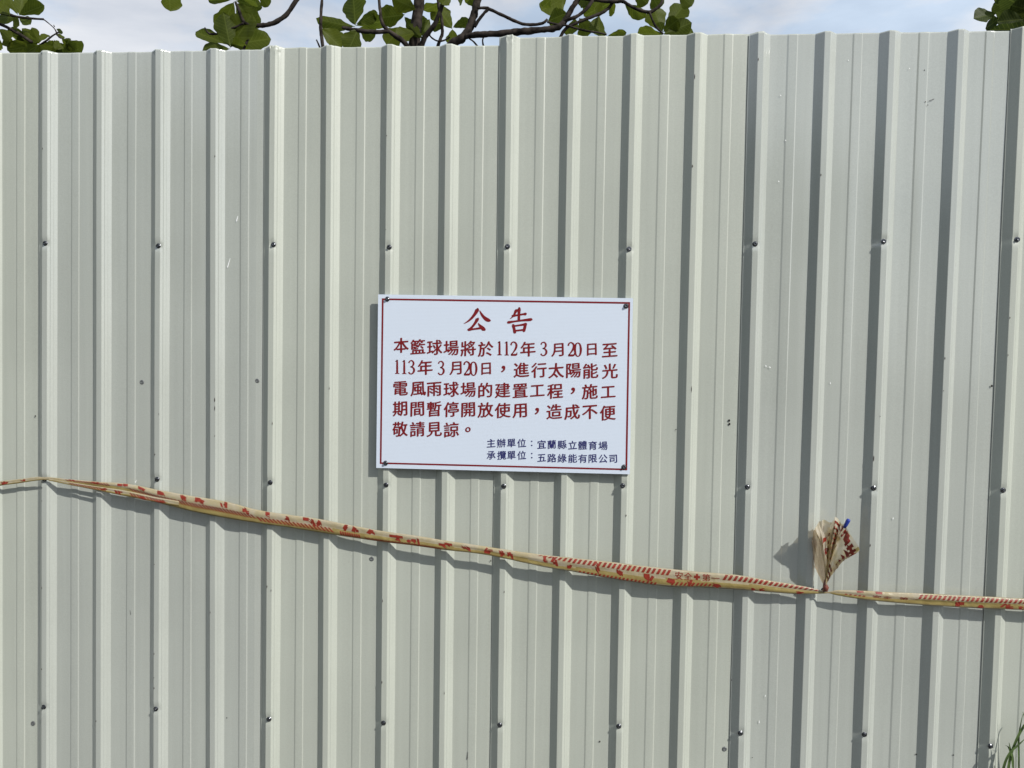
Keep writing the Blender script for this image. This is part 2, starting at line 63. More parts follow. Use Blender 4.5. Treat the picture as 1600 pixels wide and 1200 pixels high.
# ------------------------------------------------------------------ materials
def mat(name, col, rough=.5, metal=0., spec=.5, var=0., vscale=8., bump=0., bscale=200., coat=0.):
    m = bpy.data.materials.new(name); m.use_nodes = True; t = m.node_tree; b = t.nodes['Principled BSDF']
    b.inputs['Base Color'].default_value = (*col, 1); b.inputs['Roughness'].default_value = rough
    b.inputs['Metallic'].default_value = metal; b.inputs['Specular IOR Level'].default_value = spec
    b.inputs['Coat Weight'].default_value = coat; b.inputs['Coat Roughness'].default_value = .22
    c = N(t, 'ShaderNodeTexCoord')
    if var:
        n = N(t, 'ShaderNodeTexNoise'); n.inputs['Scale'].default_value = vscale; n.inputs['Detail'].default_value = 6
        r = N(t, 'ShaderNodeMapRange'); r.inputs[1].default_value = .3; r.inputs[2].default_value = .7; r.inputs[3].default_value = 1-var; r.inputs[4].default_value = 1+var
        x = N(t, 'ShaderNodeVectorMath', operation='SCALE'); x.inputs[0].default_value = col
        t.links.new(c.outputs['Object'], n.inputs[0]); t.links.new(n.outputs[0], r.inputs[0]); t.links.new(r.outputs[0], x.inputs['Scale']); t.links.new(x.outputs[0], b.inputs['Base Color'])
    if bump:
        n = N(t, 'ShaderNodeTexNoise'); n.inputs['Scale'].default_value = bscale; n.inputs['Detail'].default_value = 3
        p = N(t, 'ShaderNodeBump'); p.inputs['Strength'].default_value = bump; p.inputs['Distance'].default_value = .001
        t.links.new(c.outputs['Object'], n.inputs[0]); t.links.new(n.outputs[0], p.inputs['Height']); t.links.new(p.outputs[0], b.inputs['Normal'])
    return m

def sheet_mat(name, col, rough, spec):
    m = bpy.data.materials.new(name); m.use_nodes = True; t = m.node_tree; b = t.nodes['Principled BSDF']; l = t.links.new
    b.inputs['Specular IOR Level'].default_value = spec
    c = N(t, 'ShaderNodeTexCoord')
    # broad blotches, vertical rain streaks and fine speckle
    n1 = N(t, 'ShaderNodeTexNoise'); n1.inputs['Scale'].default_value = 2.2; n1.inputs['Detail'].default_value = 5
    mp = N(t, 'ShaderNodeMapping'); mp.inputs['Scale'].default_value = (55, 55, .9)
    n2 = N(t, 'ShaderNodeTexNoise'); n2.inputs['Scale'].default_value = 1; n2.inputs['Detail'].default_value = 4
    n3 = N(t, 'ShaderNodeTexNoise'); n3.inputs['Scale'].default_value = 260; n3.inputs['Detail'].default_value = 2
    l(c.outputs['Object'], n1.inputs[0]); l(c.outputs['Object'], mp.inputs[0]); l(mp.outputs[0], n2.inputs[0]); l(c.outputs['Object'], n3.inputs[0])
    def ma(op, a, b2, c2=None):
        x = N(t, 'ShaderNodeMath', operation=op)
        for i, q in enumerate((a, b2, c2)):
            if q is None: continue
            if isinstance(q, (int, float)): x.inputs[i].default_value = q
            else: l(q, x.inputs[i])
        return x.outputs[0]
    s = ma('MULTIPLY_ADD', n1.outputs[0], .22, .89)
    s = ma('ADD', s, ma('MULTIPLY', ma('SUBTRACT', n2.outputs[0], .5), .16))
    s = ma('ADD', s, ma('MULTIPLY', ma('SUBTRACT', n3.outputs[0], .5), .22))
    x = N(t, 'ShaderNodeVectorMath', operation='SCALE'); x.inputs[0].default_value = col; l(s, x.inputs['Scale'])
    # tiny dark specks of dirt
    v = N(t, 'ShaderNodeTexVoronoi'); v.inputs['Scale'].default_value = 26; l(c.outputs['Object'], v.inputs[0])
    sx = N(t, 'ShaderNodeSeparateXYZ'); l(v.outputs['Color'], sx.inputs[0])
    k = ma('MULTIPLY', ma('LESS_THAN', v.outputs['Distance'], ma('MULTIPLY', sx.outputs[0], .045)), ma('GREATER_THAN', sx.outputs[1], .62))
    g = N(t, 'ShaderNodeMixRGB'); g.inputs[2].default_value = (.12, .10, .07, 1); l(ma('MULTIPLY', k, .7), g.inputs[0]); l(x.outputs[0], g.inputs[1])
    l(g.outputs[0], b.inputs['Base Color'])
    l(ma('MULTIPLY_ADD', n1.outputs[0], .16, rough-.08), b.inputs['Roughness'])
    p = N(t, 'ShaderNodeBump'); p.inputs['Strength'].default_value = .12; p.inputs['Distance'].default_value = .0006
    l(n3.outputs[0], p.inputs['Height']); l(p.outputs[0], b.inputs['Normal'])
    return m
IV = (.420, .444, .392)
M_sheetA = sheet_mat('ivory_paint_satin', IV, .42, .5); M_sheetA.node_tree.nodes['Principled BSDF'].inputs['IOR'].default_value = 1.65
M_sheetB = sheet_mat('ivory_paint_gloss', (.414, .438, .402), .17, .5); M_sheetB.node_tree.nodes['Principled BSDF'].inputs['IOR'].default_value = 2.05
M_steel = mat('galvanised_steel', (.45,.46,.47), .35, .9, var=.1, vscale=30)
M_screw = mat('zinc_screw', (.16,.165,.18), .24, 1.0)
M_washer = mat('dull_washer', (.20,.21,.21), .5, .6, var=.2, vscale=200)
M_hole = mat('dark_hole', (.015,.013,.012), .9)
M_chip = mat('white_scuff', (.85,.86,.86), .5)
M_scr = mat('dark_scuff', (.04,.035,.04), .7)
M_ground = mat('ground_asphalt', (.065,.064,.062), .95, var=.3, vscale=6, bump=.5, bscale=60)
M_red = mat('sign_red', (.18,.008,.011), .5, spec=.3)
M_navy = mat('sign_navy', (.022,.022,.13), .5, spec=.3)
M_bark = mat('bark', (.032,.026,.022), .95, spec=.15, var=.85, vscale=26, bump=1., bscale=60)
M_print = mat('tape_red_ink', (.22,.024,.012), .42, var=.25, vscale=90)
M_blue = mat('blue_plastic', (.02,.045,.30), .35)
M_knot = mat('knot_plastic', (.16,.05,.035), .35, var=.4, vscale=150)

def board_mat():
    m = bpy.data.materials.new('white_fluted_board'); m.use_nodes = True; t = m.node_tree; b = t.nodes['Principled BSDF']; l = t.links.new
    b.inputs['Roughness'].default_value = .42; b.inputs['Specular IOR Level'].default_value = .4
    c = N(t, 'ShaderNodeTexCoord'); wv = N(t, 'ShaderNodeTexWave', bands_direction='Z'); wv.inputs['Scale'].default_value = 70; wv.inputs['Distortion'].default_value = .15
    l(c.outputs['Object'], wv.inputs[0])
    mr = N(t, 'ShaderNodeMapRange'); mr.inputs[3].default_value = .975; mr.inputs[4].default_value = 1.0; l(wv.outputs['Fac'], mr.inputs[0])
    x = N(t, 'ShaderNodeVectorMath', operation='SCALE'); x.inputs[0].default_value = (.63, .70, .81); l(mr.outputs[0], x.inputs['Scale']); l(x.outputs[0], b.inputs['Base Color'])
    p = N(t, 'ShaderNodeBump'); p.inputs['Strength'].default_value = .12; p.inputs['Distance'].default_value = .0006; l(wv.outputs['Fac'], p.inputs['Height']); l(p.outputs[0], b.inputs['Normal'])
    return m
M_board = board_mat()

def film_mat(name, colA, colB, trans, clear):
    m = bpy.data.materials.new(name); m.use_nodes = True; t = m.node_tree; b = t.nodes['Principled BSDF']; l = t.links.new
    b.inputs['Roughness'].default_value = .28; b.inputs['Specular IOR Level'].default_value = .6
    c = N(t, 'ShaderNodeTexCoord'); n = N(t, 'ShaderNodeTexNoise'); n.inputs['Scale'].default_value = 28; n.inputs['Detail'].default_value = 4
    l(c.outputs['Object'], n.inputs[0])
    r = N(t, 'ShaderNodeMapRange'); r.inputs[1].default_value = .38; r.inputs[2].default_value = .62; l(n.outputs[0], r.inputs[0])
    x = N(t, 'ShaderNodeMixRGB'); x.inputs[1].default_value = (*colA, 1); x.inputs[2].default_value = (*colB, 1); l(r.outputs[0], x.inputs[0]); l(x.outputs[0], b.inputs['Base Color'])
    n2 = N(t, 'ShaderNodeTexNoise'); n2.inputs['Scale'].default_value = 60; n2.inputs['Detail'].default_value = 3; l(c.outputs['Object'], n2.inputs[0])
    p = N(t, 'ShaderNodeBump'); p.inputs['Strength'].default_value = .6; p.inputs['Distance'].default_value = .004; l(n2.outputs[0], p.inputs['Height']); l(p.outputs[0], b.inputs['Normal'])
    tr = N(t, 'ShaderNodeBsdfTranslucent'); l(x.outputs[0], tr.inputs[0])
    m1 = N(t, 'ShaderNodeMixShader'); m1.inputs[0].default_value = trans; l(b.outputs[0], m1.inputs[1]); l(tr.outputs[0], m1.inputs[2])
    tp = N(t, 'ShaderNodeBsdfTransparent'); tp.inputs[0].default_value = (.9, .78, .62, 1)
    m2 = N(t, 'ShaderNodeMixShader'); m2.inputs[0].default_value = clear; l(m1.outputs[0], m2.inputs[1]); l(tp.outputs[0], m2.inputs[2])
    l(m2.outputs[0], t.nodes['Material Output'].inputs[0])
    return m
M_tape = film_mat('yellowed_tape_film', (.50,.44,.32), (.47,.40,.24), .25, .05)
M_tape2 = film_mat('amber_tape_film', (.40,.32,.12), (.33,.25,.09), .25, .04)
M_film = film_mat('yellowed_tape_bundle_film', (.78,.73,.62), (.68,.58,.34), .5, .22)
M_film_shadow = film_mat('brown_shadow_film', (.60,.46,.36), (.52,.38,.24), .5, .4)  # backing film, browned to carry the bunch's coloured shadow

def leaf_mat(name, c1, c2, trans):
    m = bpy.data.materials.new(name); m.use_nodes = True; t = m.node_tree; b = t.nodes['Principled BSDF']; l = t.links.new
    b.inputs['Roughness'].default_value = .5; b.inputs['Specular IOR Level'].default_value = .14
    c = N(t, 'ShaderNodeTexCoord'); oi = N(t, 'ShaderNodeObjectInfo')
    ad = N(t, 'ShaderNodeVectorMath', operation='ADD'); l(c.outputs['Object'], ad.inputs[0]); l(oi.outputs['Location'], ad.inputs[1])
    n = N(t, 'ShaderNodeTexNoise'); n.inputs['Scale'].default_value = 3; n.inputs['Detail'].default_value = 5; l(ad.outputs[0], n.inputs[0])
    x = N(t, 'ShaderNodeMixRGB'); x.inputs[1].default_value = (*c1, 1); x.inputs[2].default_value = (*c2, 1)
    ma = N(t, 'ShaderNodeMath', operation='MULTIPLY_ADD'); ma.inputs[1].default_value = .7; ma.inputs[2].default_value = -.35; l(oi.outputs['Random'], ma.inputs[0])
    m3 = N(t, 'ShaderNodeMath', operation='ADD', use_clamp=True); l(n.outputs[0], m3.inputs[0]); l(ma.outputs[0], m3.inputs[1]); l(m3.outputs[0], x.inputs[0])
    # midrib and side veins
    s = N(t, 'ShaderNodeSeparateXYZ'); l(c.outputs['Object'], s.inputs[0])
    ab = N(t, 'ShaderNodeMath', operation='ABSOLUTE'); l(s.outputs[1], ab.inputs[0])
    lt = N(t, 'ShaderNodeMath', operation='LESS_THAN'); lt.inputs[1].default_value = .022; l(ab.outputs[0], lt.inputs[0])
    a1 = N(t, 'ShaderNodeMath', operation='MULTIPLY_ADD'); a1.inputs[1].default_value = -.55; l(ab.outputs[0], a1.inputs[0]); l(s.outputs[0], a1.inputs[2])
    a2 = N(t, 'ShaderNodeMath', operation='PINGPONG'); a2.inputs[1].default_value = .05; l(a1.outputs[0], a2.inputs[0])
    a3 = N(t, 'ShaderNodeMath', operation='LESS_THAN'); a3.inputs[1].default_value = .006; l(a2.outputs[0], a3.inputs[0])
    mxx = N(t, 'ShaderNodeMath', operation='MAXIMUM'); l(lt.outputs[0], mxx.inputs[0]); l(a3.outputs[0], mxx.inputs[1])
    mu = N(t, 'ShaderNodeMath', operation='MULTIPLY'); mu.inputs[1].default_value = .35; l(mxx.outputs[0], mu.inputs[0])
    y = N(t, 'ShaderNodeMixRGB'); y.inputs[2].default_value = (.13, .16, .03, 1); l(mu.outputs[0], y.inputs[0]); l(x.outputs[0], y.inputs[1])
    l(y.outputs[0], b.inputs['Base Color'])
    bz = N(t, 'ShaderNodeVectorMath', operation='SCALE'); bz.inputs['Scale'].default_value = 2.1; l(y.outputs[0], bz.inputs[0]); tr = N(t, 'ShaderNodeBsdfTranslucent'); l(bz.outputs[0], tr.inputs[0])
    m1 = N(t, 'ShaderNodeMixShader'); m1.inputs[0].default_value = trans; l(b.outputs[0], m1.inputs[1]); l(tr.outputs[0], m1.inputs[2])
    l(m1.outputs[0], t.nodes['Material Output'].inputs[0])
    return m
M_leaf = leaf_mat('almond_leaf', (.036,.052,.005), (.080,.098,.009), .5)
M_leaf_dark = leaf_mat('dark_leaf', (.02,.032,.006), (.045,.06,.01), .4)
M_grass = mat('grass_blade', (.06,.10,.025), .5, var=.5, vscale=30)

# ------------------------------------------------------------------ helpers
def tag(o, label=None, cat=None, group=None, kind=None):
    if label: o['label'] = label
    if cat: o['category'] = cat
    if group: o['group'] = group
    if kind: o['kind'] = kind
    return o
def empty(name, loc, label, cat, group=None):
    o = bpy.data.objects.new(name, None); C.objects.link(o); o.location = loc; o.empty_display_size = .1
    return tag(o, label, cat, group)
def link(name, me, parent=None, loc=None):
    o = bpy.data.objects.new(name, me); C.objects.link(o)
    if loc is not None: o.location = loc
    if parent is not None: o.parent = parent
    return o
def mesh(name, verts, faces, m, smooth=False):
    me = bpy.data.meshes.new(name); me.from_pydata([tuple(v) for v in verts], [], faces); me.materials.append(m)
    if smooth: me.polygons.foreach_set('use_smooth', [True]*len(me.polygons))
    me.update(); return me
def place(name, verts, faces, m, parent, smooth=False):
    """mesh given in world coordinates, stored relative to its parent's base"""
    q = Vector((0,0,0)); p = parent
    while p is not None: q += p.location; p = p.parent
    return link(name, mesh(name, [Vector(v)-q for v in verts], faces, m, smooth), parent)
def box(V, F, a, b):
    n = len(V); (x0,y0,z0), (x1,y1,z1) = a, b
    V += [(x0,y0,z0),(x1,y0,z0),(x1,y1,z0),(x0,y1,z0),(x0,y0,z1),(x1,y0,z1),(x1,y1,z1),(x0,y1,z1)]
    F += [tuple(n+i for i in f) for f in ((0,3,2,1),(4,5,6,7),(0,1,5,4),(1,2,6,5),(2,3,7,6),(3,0,4,7))]
def tube(V, F, pts, rad, n=8, cap=True, rough=0., seed=0):
    pts = [Vector(p) for p in pts]; base = len(V)
    for i, p in enumerate(pts):
        d = (pts[min(i+1, len(pts)-1)]-pts[max(i-1, 0)]).normalized()
        a = d.cross(Vector((0, 1, .1))).normalized(); b = d.cross(a)
        for k in range(n):
            t = 2*math.pi*k/n; r = rad[i]
            if rough: r *= 1+rough*noise.noise(Vector((p.x*14+seed, k*.9, p.z*14+i*.6)))
            V.append(p+(a*math.cos(t)+b*math.sin(t))*r)
    for i in range(len(pts)-1):
        for k in range(n):
            q = base+i*n; F.append((q+k, q+(k+1)%n, q+n+(k+1)%n, q+n+k))
    if cap:
        F.append(tuple(base+k for k in range(n))[::-1]); q = base+(len(pts)-1)*n; F.append(tuple(q+k for k in range(n)))
def smoothline(P, sub=4):
    """Catmull-Rom through rows of numbers"""
    P = [list(p) for p in P]; O = []
    for i in range(len(P)-1):
        a, b, c, d = P[max(i-1,0)], P[i], P[i+1], P[min(i+2,len(P)-1)]
        for k in range(sub):
            t = k/sub
            O.append([.5*((2*b[j])+(c[j]-a[j])*t+(2*a[j]-5*b[j]+4*c[j]-d[j])*t*t+(3*b[j]-a[j]-3*c[j]+d[j])*t**3) for j in range(len(b))])
    O.append(P[-1]); return O

# ------------------------------------------------------------------ ground
g = link('ground', mesh('ground', [(-300,-300,0),(300,-300,0),(300,300,0),(-300,300,0)], [(0,1,2,3)], M_ground)); tag(g, 'dark asphalt ground at the foot of the fence', kind='structure')

# ------------------------------------------------------------------ fence of corrugated sheets
ZA, ZB, D = 2.62, .17, .0197
def ribx(i, z):
    if 0 <= i <= 16: a, b = RIBS[i]
    elif i < 0: a = RIBS[0][0]+i*.2; b = RIBS[0][1]+i*.2
    else: a = RIBS[16][0]+(i-16)*.2; b = RIBS[16][1]+(i-16)*.2
    return b+(a-b)*(z-ZB)/(ZA-ZB)
fence = empty('metal_fence', (1.6, 0, 0), 'long ivory corrugated steel site fence carrying the notice board and barrier tape', 'fence')
TOPS = {-1:(2.612,2.610), 0:(2.607,2.611), 1:(2.617,2.615), 2:(2.641,2.643), 3:(2.640,2.643), 4:(2.648,2.650)}
TILT = {k: .0004 for k in range(-1, 5)}
ALLS = [s for r in SCREWS for s in r]
rnd = random.Random(11)
CRX = (0, .0012, .006, .012, .0165, .018)
def lip(z, kind):   # slight waviness of the flanks
    return 0
sheets = {}
for k in range(-1, 5):
    mt = M_sheetB if k in (0, 3) else M_sheetA
    i0, i1 = 4*k, 4*k+4
    cols = []   # (rib index, dx, y)
    for i in range(i0, i1+1):
        if i == i0: cols.append((i, -.0262, D-.0010)); cols.append((i, -.0236, D-.0011))
        else: cols.append((i, -.0245, D)); 
        cols += [(i, -.0225, D-.0012), (i, -.0012, .0006), (i, 0, 0), (i, .001, 0)]
        und = .0016 if i == i1 else 0
        cols += [(i, .006, 0), (i, .012, 0), (i, .0170, 0)]
        if i == i1:
            cols += [(i, .018, .0016), (i, .03, .0135)]
            break
        cols += [(i, .0182, .0006), (i, .0240, .0058), (i, .0262, .0064), (i, .0270, .0077), (i, .0322, .0121), (i, .0333, .0126), (i, .0408, .0188), (i, .0422, D)]
        cols += [(i, .0660, D+.0002), (i, .0925, D), (i, .0975, D-.0017), (i, .110, D-.0019), (i, .1215, D-.0017), (i, .1250, D), (i, .150, D+.0002)]
    zs = set()
    top0, top1 = TOPS[k]
    z = .03
    while z < 2.55: zs.add(round(z, 4)); z += .06
    for (sx, sz) in ALLS:
        if ribx(i0,sz)-.05 < sx < ribx(i1,sz)+.05:
            for q in range(-6, 7): zs.add(round(sz+q*.006, 4))
    zs = sorted(zs); zz = [zs[0]]
    for q in zs[1:]:
        if q-zz[-1] > .0035: zz.append(q)
    for q in (.045, .034, .026, .019, .013, .008, .004, 0): zz.append(('t', q))
    V = []; F = []; nc = len(cols)
    for row, zq in enumerate(zz):
        for j, (i, dx, y) in enumerate(cols):
            tt = top0+(top1-top0)*j/(nc-1)+.0016*noise.noise(Vector((j*.23, k*7.7, 0)))
            z = zq if not isinstance(zq, tuple) else tt-zq[1]
            X = ribx(i, z)
            sc = 1.0
            pitch = ribx(i+1, z)-X
            x = X+dx if dx < .045 else X+.0422+(dx-.0422)*(pitch-.0667)/(.2-.0667)
            x += .0007*noise.noise(Vector((i*3.1+k, z*1.7, 4)))
            yy = y+(z-1.3)*TILT[k]
            yy += .0009*noise.noise(Vector((x*5, z*2.2, k*9)))*(1 if y > .01 else .3)
            if y > .015 and dx > .04: yy += (.0052*noise.noise(Vector((i*2.37+.5, 8.1, 0)))*(dx-.045)/.13+.0024*noise.noise(Vector((i*1.9, 3.3, 2)))*math.sin((dx-.045)/.13*6.283))*min(1, (.2-dx)/.04)
            if y < .004:
                for (sx, sz) in ALLS:
                    if abs(sx-x) < .02 and abs(sz-z) < .04:
                        yy += .0034*math.exp(-((z-sz)/.014)**2)*(.6 if abs(sx-x) > .012 else 1)
            # crushed tops where two sheets lap
            if i in (4, 8) and (i == i0) and y < .012 and z > tt-.035:
                a = (z-(tt-.035))/.035
                yy += .004*a*noise.noise(Vector((dx*260, z*90, i))); x += .0035*a*noise.noise(Vector((dx*200+5, z*80, i)))
                V.append((x, yy, z+.0035*a*noise.noise(Vector((dx*300, 3, i))))); continue
            V.append((x, yy+(.0016 if i == i1 else 0), z))
    for r in range(len(zz)-1):
        for j in range(nc-1):
            a = r*nc+j; F.append((a, a+1, a+nc+1, a+nc))
    o = place('corrugated_sheet', V, F, mt, fence, smooth=True)
    o.data.set_sharp_from_angle(angle=R(5.5))
    so_ = o.modifiers.new('thickness', 'SOLIDIFY'); so_.thickness = .0005; so_.offset = 1 if False else -1
    sheets[k] = o

# frame behind the sheets
for z in (.34, 1.16, 1.965):
    V = []; F = []; box(V, F, (-.75, .034, z-.02), (4.05, .072, z+.02)); place('rail', V, F, M_steel, fence)
for x in (-.6, 1.0, 2.2, 3.9):
    V = []; F = []; box(V, F, (x-.025, .074, -.1), (x+.025, .122, 2.3)); place('post', V, F, M_steel, fence)

# self drilling screws: washer, hexagonal flange head
def screw_mesh(name, s=1.0):
    V = []; F = []
    def ring(r, y, n=18): V.extend([(r*math.cos(2*math.pi*q/n), y, r*math.sin(2*math.pi*q/n)) for q in range(n)])
    prof = [(.0084, .001), (.0084, -.0006), (.0078, -.0011), (.0062, -.0012), (.0060, -.002), (.0048, -.0028)]
    n = 18
    for r, y in prof: ring(r*s, y*s)
    for i in range(len(prof)-1):
        for q in range(n): F.append((i*n+q, i*n+(q+1)%n, (i+1)*n+(q+1)%n, (i+1)*n+q))
    b = len(V)
    for r, y in ((.0045,-.0026), (.0045,-.0068), (.0040,-.0076), (.0022,-.0072)):
        V.extend([(r*s*math.cos(math.pi/3*q), y*s, r*s*math.sin(math.pi/3*q)) for q in range(6)])
    for i in range(3):
        for q in range(6): F.append((b+i*6+q, b+i*6+(q+1)%6, b+(i+1)*6+(q+1)%6, b+(i+1)*6+q))
    F.append(tuple(b+18+q for q in range(6)))
    return mesh(name, V, F, M_screw)
SM = screw_mesh('screw')
def yaw(o): o.rotation_euler = (rnd.uniform(-.12, .12), rnd.uniform(0, 1), rnd.uniform(-.12, .12))
def sheet_at(x, z):
    for k in range(-1, 5):
        if x < ribx(4*k+4, z)-.03: return k
    return 4
for row in SCREWS:
    for (x, z) in row:
        k = sheet_at(x, z); sh = sheets[k]
        o = link('screw', SM, sh, Vector((x, .0017+(z-1.3)*TILT[k], z))-fence.location); yaw(o)
for i in (-4, -2, 18, 20):
    for z in (.36, 1.17, 1.97):
        x = ribx(i, z)+.009; k = sheet_at(x, z); o = link('screw', SM, sheets[k], Vector((x, .0017, z))-fence.location); yaw(o)
# flat washers left on the valleys, drilled holes, scuffs
V = []; F = []; n = 16
for r, y in ((.0078, .0005), (.0078, -.0009), (.0062, -.0017), (.0040, -.0018), (.0034, -.0012)): V += [(r*math.cos(2*math.pi*q/n), y, r*math.sin(2*math.pi*q/n)) for q in range(n)]
for i in range(4): F += [(i*n+q, i*n+(q+1)%n, (i+1)*n+(q+1)%n, (i+1)*n+q) for q in range(n)]
F.append(tuple(4*n+q for q in range(n)))
WM = mesh('washer', V, F, M_washer)
for (x, z) in OLD:
    k = sheet_at(x, z); link('washer', WM, sheets[k], Vector((x, D+(z-1.3)*TILT[k], z))-fence.location)
def patch(name, pts, k, m, y):
    yy = y+(pts[0][1]-1.3)*TILT[k]
    place(name, [(a, yy, b) for a, b in pts], [tuple(range(len(pts)))], m, sheets[k])
for (x, z, r) in HOLES:
    k = sheet_at(x, z); patch('drill_hole', [(x+r*.8*math.cos(t*.524), z+r*math.sin(t*.524)) for t in range(12)], k, M_hole, D-.0024)
for (x0, z0, x1, z1, wd, col) in SCRATCH:
    k = sheet_at(x0, z0); a = Vector((x0, z0)); b = Vector((x1, z1)); d = (b-a).normalized(); p = Vector((-d.y, d.x))*wd/2
    pts = [a-d*wd*.3, a+p*.5, b+p*.9-d*wd*.5, b+p*.5, b+d*wd*.4, b-p*.6, b-p-d*wd*.5, a-p*.35]
    patch('scuff', [(q.x, q.y) for q in pts], k, M_chip if col else M_scr, D-.0026)

M_rust = mat('rust_chip', (.05,.035,.03), .9)
for q_ in range(46):
    i = rnd.choice(range(0, 17)); z = rnd.uniform(.25, 2.6); k = sheet_at(ribx(i, z), z); h = rnd.uniform(.0015, .006)*(2 if rnd.random() < .2 else 1); w0 = rnd.uniform(.0008, .0018)
    x = ribx(i, z)+rnd.choice((.0016, .0016, .0012, .0160))+rnd.uniform(-.0004, .0004)
    pts = [(x-w0*.4, z-h), (x+w0*.6, z-h*.6), (x+w0, z), (x+w0*.3, z+h), (x-w0*.5, z+h*.5), (x-w0, z-h*.2)]
    place('rust_chip', [(a, (z-1.3)*TILT[k]-.0012, b) for a, b in pts], [tuple(range(6))], M_rust, sheets[k])
# ------------------------------------------------------------------ notice board
TL, TR, BR_, BL_ = [Vector(v) for v in SIGN]
cen = (TL+TR+BR_+BL_)/4
sign = empty('notice_board', (cen.x, -.003, BL_.z), 'white notice board with red border and red Chinese text screwed to the fence', 'sign')
def SP(px, py):   # fraction across (0..1) and down (0..1) the board -> x, z
    a = TL+(TR-TL)*px; b = BL_+(BR_-BL_)*px; q = a+(b-a)*py; return q.x, q.z
YF = -.0072      # front face of the board
def quadbox(V, F, pts, y0, y1):
    n = len(V); V += [(x, y0, z) for x, z in pts]+[(x, y1, z) for x, z in pts]; m_ = len(pts)
    F.append(tuple(n+i for i in range(m_))); F.append(tuple(n+m_+i for i in range(m_))[::-1])
    for i in range(m_): F.append((n+i, n+m_+i, n+m_+(i+1)%m_, n+(i+1)%m_))
V = []; F = []
NX, NZ = 40, 24
for j in range(NZ+1):
    for i in range(NX+1):
        x, z = SP(i/NX, j/NZ); V.append((x, YF, z))
nf = len(V)
for j in range(NZ+1):
    for i in range(NX+1):
        x, z = SP(i/NX, j/NZ); V.append((x, YF+.005, z))
q = NX+1
for j in range(NZ):
    for i in range(NX):
        a = j*q+i; F.append((a, a+q, a+q+1, a+1)); F.append((nf+a, nf+a+1, nf+a+q+1, nf+a+q))
for i in range(NX): F.append((i, i+1, nf+i+1, nf+i)); a = NZ*q+i; F.append((a+1, a, nf+a, nf+a+1))
for j in range(NZ): a = j*q; F.append((a+q, a, nf+a, nf+a+q)); a = j*q+NX; F.append((a, a+q, nf+a+q, nf+a))
place('panel', V, F, M_board, sign)
# crop pixel -> board fraction (the close view of the board that was measured)
CQ = [Vector((78,70)), Vector((1530,89)), Vector((1505,1095)), Vector((67,1057))]
def CP(x, y):
    u, v = .5, .5
    for _ in range(8):
        a = CQ[0]+(CQ[1]-CQ[0])*u; b = CQ[3]+(CQ[2]-CQ[3])*u; p = a+(b-a)*v
        e = Vector((x, y))-p; du = (CQ[1]-CQ[0])*(1-v)+(CQ[2]-CQ[3])*v; dv = b-a
        det = du.x*dv.y-du.y*dv.x; u += (e.x*dv.y-e.y*dv.x)/det; v += (du.x*e.y-du.y*e.x)/det
    return SP(u, v)
bo = [CP(*c) for c in ((100,92),(1514,111),(1491,1072),(88,1034))]; bi = [CP(*c) for c in ((110,102),(1504,121),(1481,1062),(98,1025))]
V = [(x, YF-.0004, z) for x, z in bo+bi]; F = [(0,4,5,1),(1,5,6,2),(2,6,7,3),(3,7,4,0)]
place('border_line', V, F, M_red, sign)

glyph_cache = {}
def glyph(ch):
    if ch not in glyph_cache:
        cu = bpy.data.curves.new('g', 'FONT'); cu.body = ch; cu.resolution_u = 4; cu.size = 1; cu.offset = 0
        o = bpy.data.objects.new('g', cu); C.objects.link(o)
        dg = bpy.context.evaluated_depsgraph_get(); me = bpy.data.meshes.new_from_object(o.evaluated_get(dg))
        vs_ = [(v.co.x, v.co.y) for v in me.vertices]; fs = [tuple(p.vertices) for p in me.polygons]
        bpy.data.objects.remove(o); bpy.data.curves.remove(cu); bpy.data.meshes.remove(me)
        xs = [a for a, b in vs_] or [0, 1]; ys = [b for a, b in vs_] or [0, 1]
        cx, cy = (min(xs)+max(xs))/2, (min(ys)+max(ys))/2
        glyph_cache[ch] = ([(a-cx, b-cy) for a, b in vs_], fs, max(xs)-min(xs), max(ys)-min(ys))
    return glyph_cache[ch]
FAT = 1.28
def brush(V, F, pts, y, z0=0):
    """one brush stroke: rows of (x, y, full width) in close-view pixels"""
    P = smoothline(pts, 6); n = len(V)
    for i, (x, yy, wd) in enumerate(P):
        a = P[max(i-1,0)]; b = P[min(i+1,len(P)-1)]; d = Vector((b[0]-a[0], b[1]-a[1])).normalized(); p = Vector((-d.y, d.x))*wd*FAT/2
        for s in (1, -1): X, Z = CP(x+p.x*s, yy+p.y*s); V.append((X, y, Z))
    for i in range(len(P)-1): F.append((n+2*i, n+2*i+1, n+2*i+3, n+2*i+2))
# heading, written stroke by stroke
V = []; F = []; yl = YF-.0004
heads = [
 [(646,150,6),(650,156,17),(638,178,14),(618,203,11),(596,222,7),(572,236,2)],
 [(664,160,3),(672,176,9),(686,196,13),(703,210,17),(718,216,14),(728,216,3)],
 [(650,203,5),(651,208,15),(640,228,12),(622,252,10),(608,264,10)],
 [(596,264,5),(602,268,13),(625,266,8),(655,262,9),(684,256,10)],
 [(655,232,4),(664,244,10),(680,260,17),(690,270,15),(692,275,4)],
 [(868,154,4),(871,160,13),(862,180,9),(850,197,6),(836,208,2)],
 [(846,190,4),(856,190,11),(880,186,8),(912,181,9),(926,180,13),(932,182,4)],
 [(884,146,6),(888,151,16),(888,180,12),(887,222,12)],
 [(820,227,4),(829,227,12),(860,222,8),(905,216,9),(945,212,13),(958,211,12),(964,214,3)],
 [(849,240,5),(855,245,14),(860,262,12),(864,284,13),(865,290,5)],
 [(853,249,8),(880,245,8),(912,240,10),(926,238,14),(932,242,5)],
 [(925,238,13),(920,258,13),(916,276,12),(916,282,5)],
 [(862,275,8),(890,272,8),(918,269,9)]]
